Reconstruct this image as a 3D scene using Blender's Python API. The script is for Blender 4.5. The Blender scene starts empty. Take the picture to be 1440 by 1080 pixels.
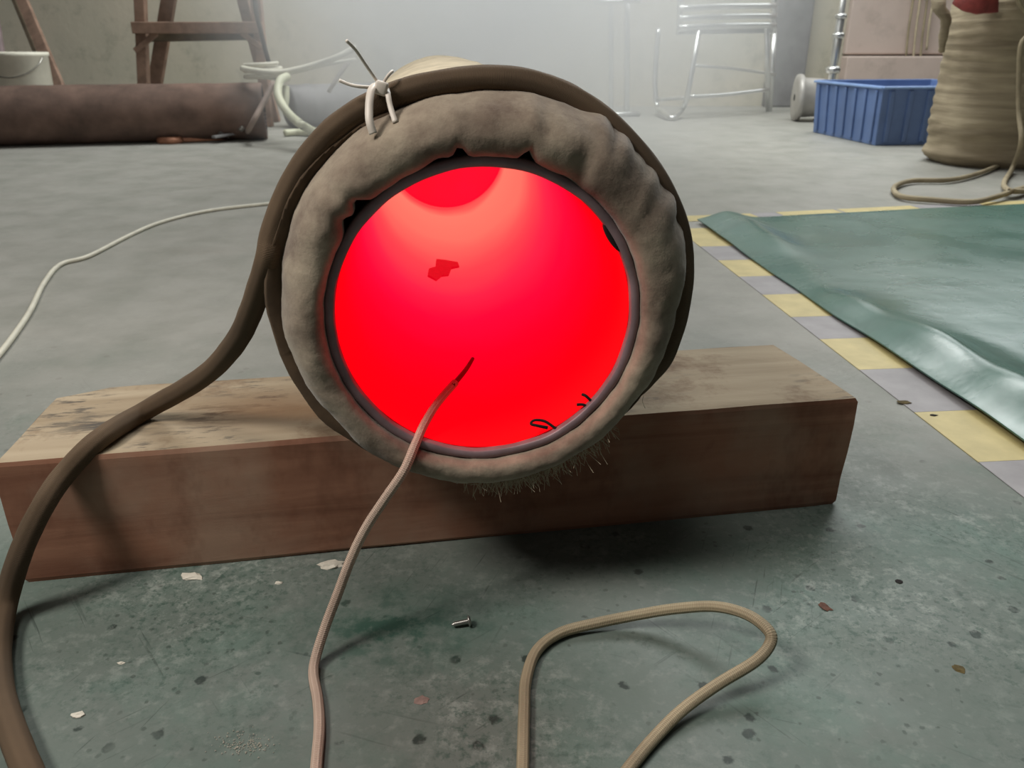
import bpy, bmesh, math, random
from mathutils import Vector, Matrix, noise
random.seed(7)
sc = bpy.context.scene
COL = sc.collection
PI = math.pi

# ------------------------------------------------------------------ camera
F, H, H0 = 1130.0, 0.45, 55.0
TH = math.atan((540 - H0) / F)
CT, ST = math.cos(TH), math.sin(TH)
cam = bpy.data.cameras.new('camera')
cam.lens = F / 1440 * 36
cam.sensor_width = 36
cam.clip_start = 0.02
cam.dof.use_dof = True
cam.dof.focus_distance = 0.68
cam.dof.aperture_fstop = 14
co = bpy.data.objects.new('camera', cam)
COL.objects.link(co)
co.location = (0, 0, H)
co.rotation_euler = (PI / 2 - TH, 0, 0)
sc.camera = co

# ------------------------------------------------------------------ light
sc.view_settings.view_transform = 'Standard'
sc.view_settings.look = 'None'
sc.view_settings.gamma = 1
sc.view_settings.exposure = 0.0
sc.view_settings.use_curve_mapping = False
sc.cycles.volume_bounces = 2
w = bpy.data.worlds.new('world')
sc.world = w
w.use_nodes = True
w.node_tree.nodes['Background'].inputs[0].default_value = (1.0, 0.98, 0.95, 1)
w.node_tree.nodes['Background'].inputs[1].default_value = 0.045


def area(name, loc, target, sx, sy, power, color):
    l = bpy.data.lights.new(name, 'AREA')
    l.shape = 'RECTANGLE'
    l.size, l.size_y = sx, sy
    l.energy = power
    l.color = color
    o = bpy.data.objects.new(name, l)
    COL.objects.link(o)
    o.location = loc
    o.rotation_euler = (Vector(target) - Vector(loc)).to_track_quat('-Z', 'Y').to_euler()
    return o


area('ceiling_lamp_light', (0.5, 4.2, 3.4), (0.3, 3.3, 0), 4.0, 1.6, 228, (0.97, 1.0, 0.98))
area('window_daylight', (3.0, 5.9, 2.3), (0.6, 0.9, 0), 2.0, 1.5, 30, (0.95, 1.0, 1.0))
area('side_lamp_light', (-1.05, 0.05, 1.5), (-0.3, 0.6, 0.15), 0.4, 0.4, 21, (1.0, 0.94, 0.87))
area('overhead_lamp_light', (-0.4, 0.38, 2.2), (-0.1, 0.6, 0.3), 1.0, 0.4, 11, (1.0, 0.97, 0.92))


# ------------------------------------------------------------------ helpers
def ray(px, py):
    u = (px - 720) / F
    v = (py - 540) / F
    return Vector((u, CT - v * ST, -ST - v * CT))


def onz(px, py, z=0.0):
    r = ray(px, py)
    return Vector((0, 0, H)) + r * ((z - H) / r.z)


def aty(px, py, Y):
    r = ray(px, py)
    return Vector((0, 0, H)) + r * (Y / r.y)


def link(name, me, m=None, parent=None, smooth=True):
    o = bpy.data.objects.new(name, me)
    COL.objects.link(o)
    if m is not None:
        me.materials.append(m)
    if smooth:
        for p in me.polygons:
            p.use_smooth = True
    if parent is not None:
        o.parent = parent
        o.matrix_parent_inverse = parent.matrix_world.inverted()
    return o


def tag(o, label, cat, group=None, kind=None):
    o['label'] = label
    o['category'] = cat
    if group:
        o['group'] = group
    if kind:
        o['kind'] = kind
    return o


def empty(name, loc, label, cat, group=None):
    o = bpy.data.objects.new(name, None)
    COL.objects.link(o)
    o.location = loc
    o.empty_display_size = 0.05
    o.matrix_world = Matrix.Translation(loc)
    return tag(o, label, cat, group)


def struct(o):
    o['kind'] = 'structure'
    return o


class MB:
    """collects shapes in world space, builds one mesh"""

    def __init__(self):
        self.v, self.f, self.uv = [], [], []

    def add(self, vs, fs, uvs=None):
        b = len(self.v)
        self.v += [tuple(x) for x in vs]
        self.f += [tuple(i + b for i in f) for f in fs]
        self.uv += (uvs if uvs else [(0, 0)] * len(vs))

    def box(self, c, sx, sy, sz, M=None):
        c = Vector(c)
        M = M or Matrix.Identity(3)
        vs = [c + M @ Vector((x * sx / 2, y * sy / 2, z * sz / 2)) for x in (-1, 1) for y in (-1, 1) for z in (-1, 1)]
        self.add(vs, [(0, 1, 3, 2), (4, 6, 7, 5), (0, 4, 5, 1), (2, 3, 7, 6), (0, 2, 6, 4), (1, 5, 7, 3)])
        return self

    def bar(self, a, b, wx, wz, up=(0, 0, 1)):
        a, b = Vector(a), Vector(b)
        d = b - a
        L = d.length
        d.normalize()
        s = d.cross(Vector(up))
        if s.length < 1e-4:
            s = d.cross(Vector((1, 0, 0)))
        s.normalize()
        u = s.cross(d)
        M = Matrix((s, d, u)).transposed()
        return self.box((a + b) / 2, wx, L, wz, M)

    def tube(self, pts, r, n=10, sub=6, cap=True, closed=False, wob=0.0):
        pts = [Vector(p) for p in pts]
        P = spline(pts, sub) if sub > 1 else pts
        R = r if callable(r) else (lambda t: r)
        N = len(P)
        T = []
        for i in range(N):
            t = P[min(i + 1, N - 1)] - P[max(i - 1, 0)]
            T.append(t.normalized() if t.length > 1e-9 else Vector((0, 1, 0)))
        ref = Vector((0, 0, 1)) if abs(T[0].z) < .9 else Vector((1, 0, 0))
        nrm = (ref - T[0] * ref.dot(T[0])).normalized()
        vs, uvs, fs = [], [], []
        L = 0
        for i in range(N):
            if i:
                L += (P[i] - P[i - 1]).length
                nrm = (nrm - T[i] * nrm.dot(T[i])).normalized()
            bn = T[i].cross(nrm)
            rr = R(i / (N - 1))
            for k in range(n):
                a = 2 * PI * k / n
                q = rr * (1 + (wob * noise.noise(P[i] * 60 + Vector((k * .9, 0, 0))) if wob else 0))
                vs.append(P[i] + (nrm * math.cos(a) + bn * math.sin(a)) * q)
                uvs.append((L, k / n))
        for i in range(N - 1):
            for k in range(n):
                k2 = (k + 1) % n
                fs.append((i * n + k, i * n + k2, (i + 1) * n + k2, (i + 1) * n + k))
        if cap:
            fs.append(tuple(reversed(range(n))))
            fs.append(tuple((N - 1) * n + k for k in range(n)))
        self.add(vs, fs, uvs)
        return self

    def lathe(self, prof, origin, axis, n=48, xdir=None, fn=None, caps=False):
        """prof: list of (r, s) ; axis direction; fn(theta, r, s) -> (r, s)"""
        o = Vector(origin)
        a = Vector(axis).normalized()
        x = Vector(xdir) if xdir else (Vector((1, 0, 0)) if abs(a.x) < .9 else Vector((0, 1, 0)))
        x = (x - a * x.dot(a)).normalized()
        y = a.cross(x)
        vs, fs, uvs = [], [], []
        for j, (r, s) in enumerate(prof):
            for k in range(n):
                t = 2 * PI * k / n
                rr, ss = fn(t, r, s) if fn else (r, s)
                vs.append(o + a * ss + (x * math.cos(t) + y * math.sin(t)) * rr)
                uvs.append((k / n, j / len(prof)))
        m = len(prof)
        for j in range(m - 1):
            for k in range(n):
                k2 = (k + 1) % n
                fs.append((j * n + k, j * n + k2, (j + 1) * n + k2, (j + 1) * n + k))
        if caps:
            fs.append(tuple(reversed(range(n))))
            fs.append(tuple((m - 1) * n + k for k in range(n)))
        self.add(vs, fs, uvs)
        return self

    def build(self, name, m, parent=None, smooth=True, bevel=0.0, seg=2, origin=None):
        me = bpy.data.meshes.new(name)
        o0 = Vector(origin) if origin is not None else Vector((0, 0, 0))
        me.from_pydata([tuple(Vector(v) - o0) for v in self.v], [], self.f)
        uvl = me.uv_layers.new(name='UVMap')
        for lp in me.loops:
            uvl.data[lp.index].uv = self.uv[lp.vertex_index]
        bm = bmesh.new()
        bm.from_mesh(me)
        bmesh.ops.recalc_face_normals(bm, faces=bm.faces)
        bm.to_mesh(me)
        bm.free()
        me.update()
        o = link(name, me, m, None, smooth)
        o.location = o0
        if parent is not None:
            o.parent = parent
            o.matrix_parent_inverse = parent.matrix_world.inverted()
        if bevel:
            b = o.modifiers.new('bevel', 'BEVEL')
            b.width = bevel
            b.segments = seg
            b.limit_method = 'ANGLE'
        return o


def spline(pts, sub):
    out = []
    n = len(pts)
    for i in range(n - 1):
        p0, p1, p2, p3 = pts[max(i - 1, 0)], pts[i], pts[i + 1], pts[min(i + 2, n - 1)]
        for k in range(sub):
            t = k / sub
            out.append(0.5 * ((2 * p1) + (p2 - p0) * t + (2 * p0 - 5 * p1 + 4 * p2 - p3) * t * t + (3 * p1 - p0 - 3 * p2 + p3) * t ** 3))
    out.append(pts[-1])
    return out


# ------------------------------------------------------------------ materials
class NT:
    def __init__(self, name):
        self.m = bpy.data.materials.new(name)
        self.m.use_nodes = True
        self.t = self.m.node_tree
        self.b = self.t.nodes['Principled BSDF']

    def n(self, typ, ins=None, **attrs):
        nd = self.t.nodes.new(typ)
        for k, v in attrs.items():
            setattr(nd, k, v)
        for k, v in (ins or {}).items():
            self.set(nd.inputs[k], v)
        return nd

    def set(self, sock, v):
        if hasattr(v, 'links') or isinstance(v, bpy.types.NodeSocket):
            self.t.links.new(v, sock)
        else:
            if sock.type == 'RGBA' and len(v) == 3:
                v = (*v, 1)
            sock.default_value = v

    def coords(self, kind='Object', scale=(1, 1, 1), rot=(0, 0, 0)):
        tc = self.n('ShaderNodeTexCoord').outputs[kind]
        if any(rot):
            tc = self.n('ShaderNodeMapping', {'Vector': tc, 'Rotation': rot}).outputs[0]
        mp = self.n('ShaderNodeMapping', {'Vector': tc, 'Scale': scale})
        return mp.outputs[0]

    def noise(self, vec, scale, detail=4, rough=.55, dist=0.0):
        return self.n('ShaderNodeTexNoise', {'Vector': vec, 'Scale': scale, 'Detail': detail, 'Roughness': rough, 'Distortion': dist}).outputs[0]

    def ramp(self, fac, stops):
        r = self.n('ShaderNodeValToRGB', {'Fac': fac})
        e = r.color_ramp.elements
        e.remove(e[1])
        for i, (p, c) in enumerate(stops):
            if i:
                k = e.new(p)
            else:
                k = e[0]
                k.position = p
            k.color = (c, c, c, 1) if not hasattr(c, '__len__') else (*c, 1)
        return r.outputs[0]

    def mix(self, fac, a, b, mode='MIX'):
        nd = self.t.nodes.new('ShaderNodeMix')
        nd.data_type = 'RGBA'
        nd.blend_type = mode
        self.set(nd.inputs[0], fac)
        self.set(nd.inputs[6], a)
        self.set(nd.inputs[7], b)
        return nd.outputs[2]

    def math(self, op, a, b=0.0):
        nd = self.n('ShaderNodeMath', operation=op)
        self.set(nd.inputs[0], a)
        self.set(nd.inputs[1], b)
        return nd.outputs[0]

    def bump(self, h, strength=.3, dist=.002):
        nd = self.n('ShaderNodeBump', {'Height': h, 'Strength': strength, 'Distance': dist})
        self.t.links.new(nd.outputs[0], self.b.inputs['Normal'])
        return self

    def blob(self, vec, c, rx, ry, soft=.5):
        """mask of a stain lying at c (world point), radii rx, ry"""
        d = self.n('ShaderNodeVectorMath', {0: vec, 1: tuple(c)}, operation='SUBTRACT').outputs[0]
        d = self.n('ShaderNodeVectorMath', {0: d, 1: (1 / rx, 1 / ry, 0)}, operation='MULTIPLY').outputs[0]
        l = self.n('ShaderNodeVectorMath', {0: d}, operation='LENGTH').outputs['Value']
        return self.ramp(l, [(1 - soft, 1.0), (1.0, 0.0)])

    def out(self, color=None, rough=None, metal=None, spec=None):
        if color is not None:
            self.set(self.b.inputs['Base Color'], color)
        if rough is not None:
            self.set(self.b.inputs['Roughness'], rough)
        if metal is not None:
            self.set(self.b.inputs['Metallic'], metal)
        if spec is not None:
            self.set(self.b.inputs['Specular IOR Level'], spec)
        return self


def S(r, g, b):
    return tuple(((c / 255) / 12.92 if c <= 10 else ((c / 255 + .055) / 1.055) ** 2.4) for c in (r, g, b))


def simple(name, col, rough=.6, metal=0.0, var=.25, scale=20, bump=0.0, bdist=.002):
    N = NT(name)
    v = N.coords()
    f = N.noise(v, scale, 5)
    c = N.mix(N.ramp(f, [(.3, 0.0), (.7, 1.0)]), tuple(x * (1 - var) for x in col), tuple(min(1, x * (1 + var)) for x in col))
    N.out(c, rough, metal)
    if bump:
        N.bump(f, bump, bdist)
    return N.m


def cable_mat(name, ca, cb, pitch=300, rough=.8):
    """braided sleeve: crossing helices in the tube's own UVs"""
    N = NT(name)
    uv = N.n('ShaderNodeTexCoord').outputs['UV']
    sp = N.n('ShaderNodeSeparateXYZ', {'Vector': uv})
    a = N.math('ADD', N.math('MULTIPLY', sp.outputs[0], pitch), N.math('MULTIPLY', sp.outputs[1], 4))
    b = N.math('SUBTRACT', N.math('MULTIPLY', sp.outputs[0], pitch), N.math('MULTIPLY', sp.outputs[1], 4))
    sa = N.math('SINE', N.math('MULTIPLY', a, 2 * PI))
    sb = N.math('SINE', N.math('MULTIPLY', b, 2 * PI))
    h = N.math('MULTIPLY', sa, sb)
    f = N.math('ADD', N.math('MULTIPLY', h, .5), .5)
    big = N.noise(N.coords(), 14, 4)
    c = N.mix(f, ca, cb)
    c = N.mix(N.ramp(big, [(.35, 0.0), (.7, .55)]), c, tuple(x * .55 for x in ca))
    N.out(c, rough)
    N.bump(h, .5, .0006)
    return N.m


# floor : worn green-grey epoxy
def floor_mat():
    N = NT('worn_epoxy_floor')
    v = N.coords()
    big = N.noise(v, 1.6, 5, .6)
    c = N.mix(N.ramp(big, [(.35, 0.0), (.65, 1.0)]), (.145, .158, .142), (.105, .15, .127))
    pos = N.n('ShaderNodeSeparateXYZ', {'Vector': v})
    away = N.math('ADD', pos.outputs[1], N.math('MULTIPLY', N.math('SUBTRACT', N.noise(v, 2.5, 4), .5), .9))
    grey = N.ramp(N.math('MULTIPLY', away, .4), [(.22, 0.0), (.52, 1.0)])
    mid = N.noise(v, 7, 6, .65)
    c = N.mix(N.ramp(mid, [(.5, 0.0), (.72, .55)]), c, (.10, .18, .145))
    fine = N.noise(v, 42, 6, .7)
    c = N.mix(N.math('MULTIPLY', N.ramp(fine, [(.52, 0.0), (.68, .6)]), N.ramp(mid, [(.4, .1), (.65, 1.0)])), c, (.06, .1, .082))
    c = N.mix(N.ramp(N.noise(v, 90, 3, .6), [(.55, 0.0), (.8, .3)]), c, (.34, .36, .33))
    # blotchy dark specks
    vo = N.n('ShaderNodeTexVoronoi', {'Vector': v, 'Scale': 30.0, 'Randomness': 1.0})
    gate = N.noise(v, 9, 2)
    sp = N.math('MULTIPLY', N.ramp(N.math('ADD', vo.outputs['Distance'], N.math('MULTIPLY', N.noise(v, 160, 3), .22)), [(.22, 1.0), (.27, 0.0)]), N.ramp(gate, [(.44, 0.0), (.5, 1.0)]))
    c = N.mix(N.math('MULTIPLY', sp, .92), c, (.022, .032, .027))
    vo2 = N.n('ShaderNodeTexVoronoi', {'Vector': v, 'Scale': 75.0, 'Randomness': 1.0})
    sp2 = N.math('MULTIPLY', N.ramp(N.math('ADD', vo2.outputs['Distance'], N.math('MULTIPLY', N.noise(v, 300, 3), .3)), [(.26, 1.0), (.32, 0.0)]), N.ramp(N.noise(v, 5, 3), [(.42, 0.0), (.55, 1.0)]))
    c = N.mix(N.math('MULTIPLY', sp2, .7), c, (.045, .06, .05))
    # scuffs in two directions
    for rot, s, lo in ((.9, 1.6, .64), (-.7, 2.2, .64), (.3, 1.5, .66), (-1.2, 3.4, .64), (.55, 3.8, .64)):
        vs = N.coords('Object', (4 * s, 95 * s, 1), (0, 0, rot))
        sc_ = N.ramp(N.noise(vs, 1.0, 3, .6), [(lo, 0.0), (lo + .05, .75)])
        sc_ = N.math('MULTIPLY', sc_, N.ramp(N.noise(N.coords('Object', (1, 1, 1), (0, 0, rot + 2)), 4.5, 3), [(.5, 0.0), (.62, 1.0)]))
        c = N.mix(sc_, c, (.045, .06, .052))
    gritty = N.ramp(N.noise(v, 130, 5, .75), [(.5, 0.0), (.62, 1.0)])
    light = N.math('MULTIPLY', N.ramp(N.noise(v, 55, 6, .75), [(.5, 0.0), (.64, .8)]), N.ramp(N.noise(v, 4, 4), [(.45, .1), (.6, 1.0)]))
    c = N.mix(light, c, (.27, .30, .27))
    patch = N.blob(v, onz(545, 885, 0), .10, .07, .8)
    c = N.mix(N.math('MULTIPLY', patch, N.ramp(fine, [(.42, .15), (.58, .9)])), c, (.03, .075, .055))
    patch2 = N.ramp(N.noise(v, 4.2, 5, .65), [(.44, 0.05), (.58, .85)])
    c = N.mix(N.math('MULTIPLY', gritty, patch2), c, (.05, .085, .068))
    stain = N.blob(v, onz(285, 352, 0), .16, .05, .7)
    c = N.mix(N.math('MULTIPLY', stain, .55), c, (.075, .062, .04))
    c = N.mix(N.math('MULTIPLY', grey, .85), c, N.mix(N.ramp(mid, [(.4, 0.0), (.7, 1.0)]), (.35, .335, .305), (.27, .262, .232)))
    rr = N.ramp(N.noise(v, 12, 5), [(.3, .40), (.7, .60)])
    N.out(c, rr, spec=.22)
    N.bump(N.mix(.5, N.noise(v, 60, 6, .6), N.noise(v, 8, 3)), .16, .003)
    return N.m


def wood_beam_mat():
    N = NT('weathered_beam_wood')
    rot = (0, 0, -math.atan2(.1687, .9857))
    v = N.coords('Object', (2.2, 26, 26), rot)
    g = N.noise(v, 1.0, 6, .6, .6)
    c = N.mix(N.ramp(g, [(.3, 0.0), (.7, 1.0)]), S(126, 84, 66), S(172, 126, 102))
    v2 = N.coords('Object', (6, 6, 6))
    c = N.mix(N.ramp(N.noise(v2, 1, 5), [(.48, 0.0), (.64, .6)]), c, S(172, 148, 128))
    c = N.mix(N.ramp(N.noise(N.coords('Object', (9, 9, 5)), 1, 5, .7), [(.52, 0.0), (.7, .7)]), c, S(96, 62, 48))
    # worn pale top, dusty
    ge = N.n('ShaderNodeNewGeometry')
    nz = N.n('ShaderNodeSeparateXYZ', {'Vector': ge.outputs['Normal']}).outputs[2]
    top = N.ramp(nz, [(.5, 0.0), (.8, 1.0)])
    pale = N.mix(N.ramp(g, [(.3, 0.0), (.7, 1.0)]), S(138, 121, 98), S(166, 151, 128))
    pale = N.mix(N.ramp(N.noise(v2, 1.6, 6, .7), [(.52, 0.0), (.66, .8)]), pale, S(104, 78, 56))
    wv = N.coords('Object', (30, 130, 30), rot)
    pale = N.mix(N.math('MULTIPLY', N.ramp(N.noise(wv, 1, 5, .7), [(.52, 0.0), (.62, .85)]), N.ramp(N.noise(v2, 1.1, 3), [(.48, 0.0), (.6, 1.0)])), pale, S(78, 72, 66))
    vv = N.coords()
    for cx, cy, rx, ry, col, k in ((150, 598, .07, .035, S(70, 66, 62), .9), (300, 583, .05, .03, S(58, 46, 34), 1.0)):
        mk = N.blob(vv, onz(cx, cy, .122), rx, ry, .8)
        pale = N.mix(N.math('MULTIPLY', N.math('MULTIPLY', mk, k), N.ramp(N.noise(wv, .8, 5, .7), [(.44, 0.0), (.56, 1.0)])), pale, col)
    pale = N.mix(N.math('MULTIPLY', N.blob(vv, onz(390, 575, .122), .11, .06, .8), .7), pale, S(112, 80, 50))
    c = N.mix(top, c, pale)
    N.out(c, .75, spec=.25)
    N.bump(N.mix(.4, g, N.noise(wv, 1, 4)), .35, .003)
    return N.m


M = {}
M['floor'] = floor_mat()
M['beam'] = wood_beam_mat()


def wall_mat(name, a, b, d):
    N = NT(name)
    v = N.coords()
    c = N.mix(N.ramp(N.noise(v, 1.1, 5, .6), [(.35, 0.0), (.65, 1.0)]), a, b)
    c = N.mix(N.ramp(N.noise(v, 5, 6, .7), [(.52, 0.0), (.75, .7)]), c, d)
    N.out(c, .85)
    N.bump(N.noise(v, 12, 6, .7), .3, .01)
    return N.m


M['wall'] = wall_mat('stained_plaster', S(204, 194, 176), S(184, 180, 163), S(132, 132, 116))
M['panel'] = wall_mat('pinkish_board', S(192, 174, 164), S(204, 186, 176), S(168, 154, 144))
M['fluff'] = None


def fluff_mat():
    N = NT('mineral_wool')
    v = N.coords()
    f = N.noise(v, 22, 7, .7)
    c = N.mix(N.ramp(f, [(.3, 0.0), (.68, 1.0)]), S(112, 96, 84), S(168, 155, 136))
    c = N.mix(N.ramp(N.noise(v, 9, 4), [(.5, 0.0), (.72, .6)]), c, S(88, 72, 64))
    N.out(c, .95, spec=.1)
    N.b.inputs['Sheen Weight'].default_value = .25
    N.bump(N.mix(.6, f, N.noise(v, 170, 5, .7)), .35, .003)
    return N.m


M['fluff'] = fluff_mat()
M['cloth'] = simple('pale_cloth', S(186, 172, 146), .9, 0, .18, 30, .4, .002)
M['brown_cloth'] = simple('brown_cloth', S(92, 74, 56), .9, 0, .35, 30, .5, .002)
M['rim'] = simple('heat_tinted_steel', S(138, 118, 122), .5, .2, .3, 30, .3, .001)
M['dark'] = simple('soot', S(24, 18, 16), .9, 0, .3, 30)
M['hose'] = cable_mat('brown_sleeve', S(92, 74, 55), S(99, 80, 60), 620, .9)
M['thermo'] = cable_mat('pale_braid', S(176, 148, 130), S(226, 204, 186), 330, .7)
M['beige_cord'] = cable_mat('beige_braid', S(146, 132, 106), S(186, 172, 142), 330, .75)
M['white_cord'] = simple('white_rubber', S(206, 202, 186), .55, 0, .1, 30)
M['tie'] = simple('white_nylon', S(216, 206, 194), .45, 0, .08, 20)
M['chrome'] = simple('brushed_steel', (.72, .72, .70), .28, .9, .08, 8)
M['rust'] = simple('rusty_steel', S(100, 80, 70), .85, .1, .4, 9, .5, .006)
M['grey_steel'] = simple('grey_painted_steel', S(126, 124, 124), .7, .2, .2, 9, .3, .004)
M['old_wood'] = simple('old_timber', S(138, 112, 96), .85, 0, .3, 14, .4, .004)
M['dark_wood'] = simple('dark_timber', S(88, 76, 60), .85, 0, .3, 14, .4, .004)
M['blue'] = simple('blue_plastic', S(98, 122, 168), .5, 0, .14, 6, .15, .004)
M['bucket'] = simple('off_white_plastic', S(222, 218, 202), .5, 0, .15, 7, .2, .004)
M['yellow'] = simple('yellow_tape', S(192, 176, 122), .55, 0, .12, 22, .2, .0006)
M['grey_tape'] = simple('grey_tape', S(146, 142, 144), .55, 0, .12, 22, .2, .0006)
M['red'] = simple('red_cloth', S(140, 62, 58), .85, 0, .3, 30)
M['copper'] = simple('copper_bar', S(168, 118, 92), .5, .4, .25, 20)
M['zinc'] = simple('zinc_plated', (.42, .40, .37), .35, .9, .15, 60)
M['chip'] = simple('white_chip', S(206, 200, 186), .9, 0, .15, 90, .5, .001)
M['leaf'] = simple('dry_leaf', S(84, 72, 40), .9, 0, .4, 120, .4, .001)
M['redchip'] = simple('rust_chip', S(92, 62, 50), .9, 0, .4, 120, .4, .001)
M['pinkchip'] = simple('pinkish_chip', S(132, 110, 102), .9, 0, .3, 120, .4, .001)


def mat_green():
    N = NT('green_rubber_mat')
    v = N.coords()
    c = N.mix(N.ramp(N.noise(v, 3, 6, .6), [(.35, 0.0), (.65, 1.0)]), (.075, .16, .135), (.05, .13, .10))
    vs = N.coords('Object', (3, 9, 3), (0, 0, -.3))
    c = N.mix(N.ramp(N.noise(vs, 2, 5, .65), [(.5, 0.0), (.75, .55)]), c, (.045, .1, .082))
    c = N.mix(N.ramp(N.noise(v, 1.4, 4), [(.5, 0.0), (.8, .25)]), c, (.16, .23, .21))
    N.out(c, N.ramp(N.noise(v, 6, 4), [(.3, .20), (.7, .36)]), spec=.6)
    N.bump(N.noise(v, 9, 4), .18, .01)
    return N.m


M['mat'] = mat_green()


def sack_mat():
    N = NT('woven_sack')
    v = N.coords('Object', (3, 3, 34))
    f = N.noise(v, 1, 5, .6, .4)
    c = N.mix(N.ramp(f, [(.3, 0.0), (.7, 1.0)]), S(128, 115, 94), S(172, 158, 132))
    c = N.mix(N.ramp(N.noise(N.coords(), 4, 4), [(.5, 0.0), (.75, .5)]), c, S(112, 98, 76))
    N.out(c, .85)
    N.bump(f, .5, .012)
    return N.m


M['sack'] = sack_mat()

# ------------------------------------------------------------------ setting
b = MB()
b.add([(-9, -4, 0), (9, -4, 0), (9, 6.2, 0), (-9, 6.2, 0), (-9, -4, -.1), (9, -4, -.1), (9, 6.2, -.1), (-9, 6.2, -.1)],
      [(0, 1, 2, 3), (7, 6, 5, 4), (0, 4, 5, 1), (1, 5, 6, 2), (2, 6, 7, 3), (3, 7, 4, 0)])
struct(b.build('floor', M['floor'], smooth=False))
b = MB()
b.box((0, 6.3, 2.0), 18, .2, 4.2)
struct(b.build('wall_back', M['wall'], smooth=False))
# pale board covering the right part of the wall, with its ledge
x0 = aty(1195, 50, 6.1).x
b = MB()
b.box(((x0 + 8.9) / 2, 6.17, 1.5), 8.9 - x0, .06, 2.3)
struct(b.build('trim_1', M['panel'], smooth=False, bevel=.01))
b = MB()
b.box(((x0 + 8.9) / 2, 6.14, .26), 8.9 - x0, .12, .16)
struct(b.build('trim_2', M['panel'], smooth=False, bevel=.01))
# darker pier left of it
xa, xb = aty(1088, 50, 6.1).x, aty(1140, 50, 6.1).x
b = MB()
b.box(((xa + xb) / 2, 6.15, 2.0), xb - xa, .1, 4)
struct(b.build('trim_3', M['grey_steel'], smooth=False, bevel=.01))

# ------------------------------------------------------------------ wooden beam
HB = 0.122
tp = [onz(-12, 652, HB), onz(1208, 560, HB), onz(1090, 484, HB), onz(150, 545, HB), onz(75, 560, HB)]
bm = bmesh.new()
NL = 60
fl, fr, br, bl, bl2 = tp
# densified outline so edges can be slightly uneven
outline = []
for i in range(NL):
    outline.append(fl.lerp(fr, i / NL))
for i in range(12):
    outline.append(fr.lerp(br, i / 12))
for i in range(NL):
    outline.append(br.lerp(bl, i / NL))
for i in range(6):
    outline.append(bl.lerp(bl2, i / 6))
for i in range(12):
    outline.append(bl2.lerp(fl, i / 12))
rows = []
ctr = sum((p for p in tp), Vector()) / 5
levels = [HB, HB - .004, HB - .03, HB - .06, HB - .09, .004, 0.0]
for li, z in enumerate(levels):
    row = []
    for p in outline:
        q = Vector((p.x, p.y, z))
        inset = {0: .003, 6: .003}.get(li, 0)
        d = (ctr - q)
        d.z = 0
        d.normalize()
        nn = noise.noise(Vector((p.x * 9, p.y * 9, z * 25))) * .0016
        q += d * (inset + nn)
        if p.x > .33 and z < HB * .7:
            q.x -= (HB * .7 - z) * .06
        if li == 0:
            q.z += noise.noise(Vector((p.x * 14, p.y * 14, 3))) * .0012
        row.append(bm.verts.new(q))
    rows.append(row)
n = len(outline)
for a, c in zip(rows, rows[1:]):
    for i in range(n):
        bm.faces.new((a[i], c[i], c[(i + 1) % n], a[(i + 1) % n]))
bm.faces.new(rows[0])
bm.faces.new(list(reversed(rows[-1])))
bmesh.ops.recalc_face_normals(bm, faces=bm.faces)
me = bpy.data.meshes.new('wooden_beam')
bm.to_mesh(me)
bm.free()
o = link('wooden_beam', me, M['beam'], smooth=False)
tag(o, 'thick squared wooden beam lying on the floor under the glowing tube', 'beam')

# ------------------------------------------------------------------ glowing tube
AX = Vector((-.105, .9945, 0)).normalized()
SD = Vector((AX.y, -AX.x, 0))            # to the right
UP = Vector((0, 0, 1))
C0 = Vector((-.0207, .565, .2695))       # centre of the wool ring
CB = Vector((-.0199, .565, .2605))       # centre of the bore
RB, LB = .1092, 1.0
tube = empty('heating_tube', (C0.x, C0.y, HB), 'short wide heating tube with red glowing bore, laid across the wooden beam', 'furnace')


def cyl(c, th, r, s):
    return c + AX * s + (SD * math.cos(th) + UP * math.sin(th)) * r


def glow_mat(name, stops, axis=True):
    N = NT(name)
    v = N.coords('Object')
    y = N.n('ShaderNodeSeparateXYZ', {'Vector': v}).outputs[1]
    t = N.math('DIVIDE', y, LB)
    t = N.math('ADD', t, N.math('MULTIPLY', N.math('SUBTRACT', N.noise(v, 4, 3), .5), .16))
    c = N.ramp(t, stops)
    dull = N.ramp(N.noise(v, 9, 4), [(.45, 0.0), (.75, .35)])
    near = N.ramp(t, [(.1, 1.0), (.4, 0.0)])
    c = N.mix(N.math('MULTIPLY', dull, near), c, (.72, 0.0, .004))
    N.out((.03, .005, .005), .8, spec=.05)
    N.set(N.b.inputs['Emission Color'], c)
    N.b.inputs['Emission Strength'].default_value = 1.12
    return N.m


stops = [(0.0, (1, 0, .003)), (.09, (1, 0, .006)), (.18, (1, 0, .016)), (.30, (1, .002, .036)), (.42, (1, .014, .055)),
         (.54, (1, .05, .068)), (.72, (1, .155, .115)), (.92, (1, .185, .13)), (.985, (1, .05, .06))]
M['bore'] = glow_mat('incandescent_bore', stops)
NP = NT('incandescent_plug')
NP.out((.03, .01, .01), .7)
NP.set(NP.b.inputs['Emission Color'], NP.mix(NP.noise(NP.coords(), 10, 3), (1, 0, .012), (.9, 0, .03)))
NP.b.inputs['Emission Strength'].default_value = 1.05
M['plug'] = NP.m
NF = NT('dull_red_scale')
NF.out((.05, .01, .01), .8)
NF.set(NF.b.inputs['Emission Color'], NF.mix(NF.noise(NF.coords(), 180, 3), (.55, 0, .006), (.8, 0, .012)))
NF.b.inputs['Emission Strength'].default_value = 1.0
M['flake'] = NF.m

# frame of the bore: local Y runs down the axis
BM = Matrix((SD, AX, UP)).transposed()


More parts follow.
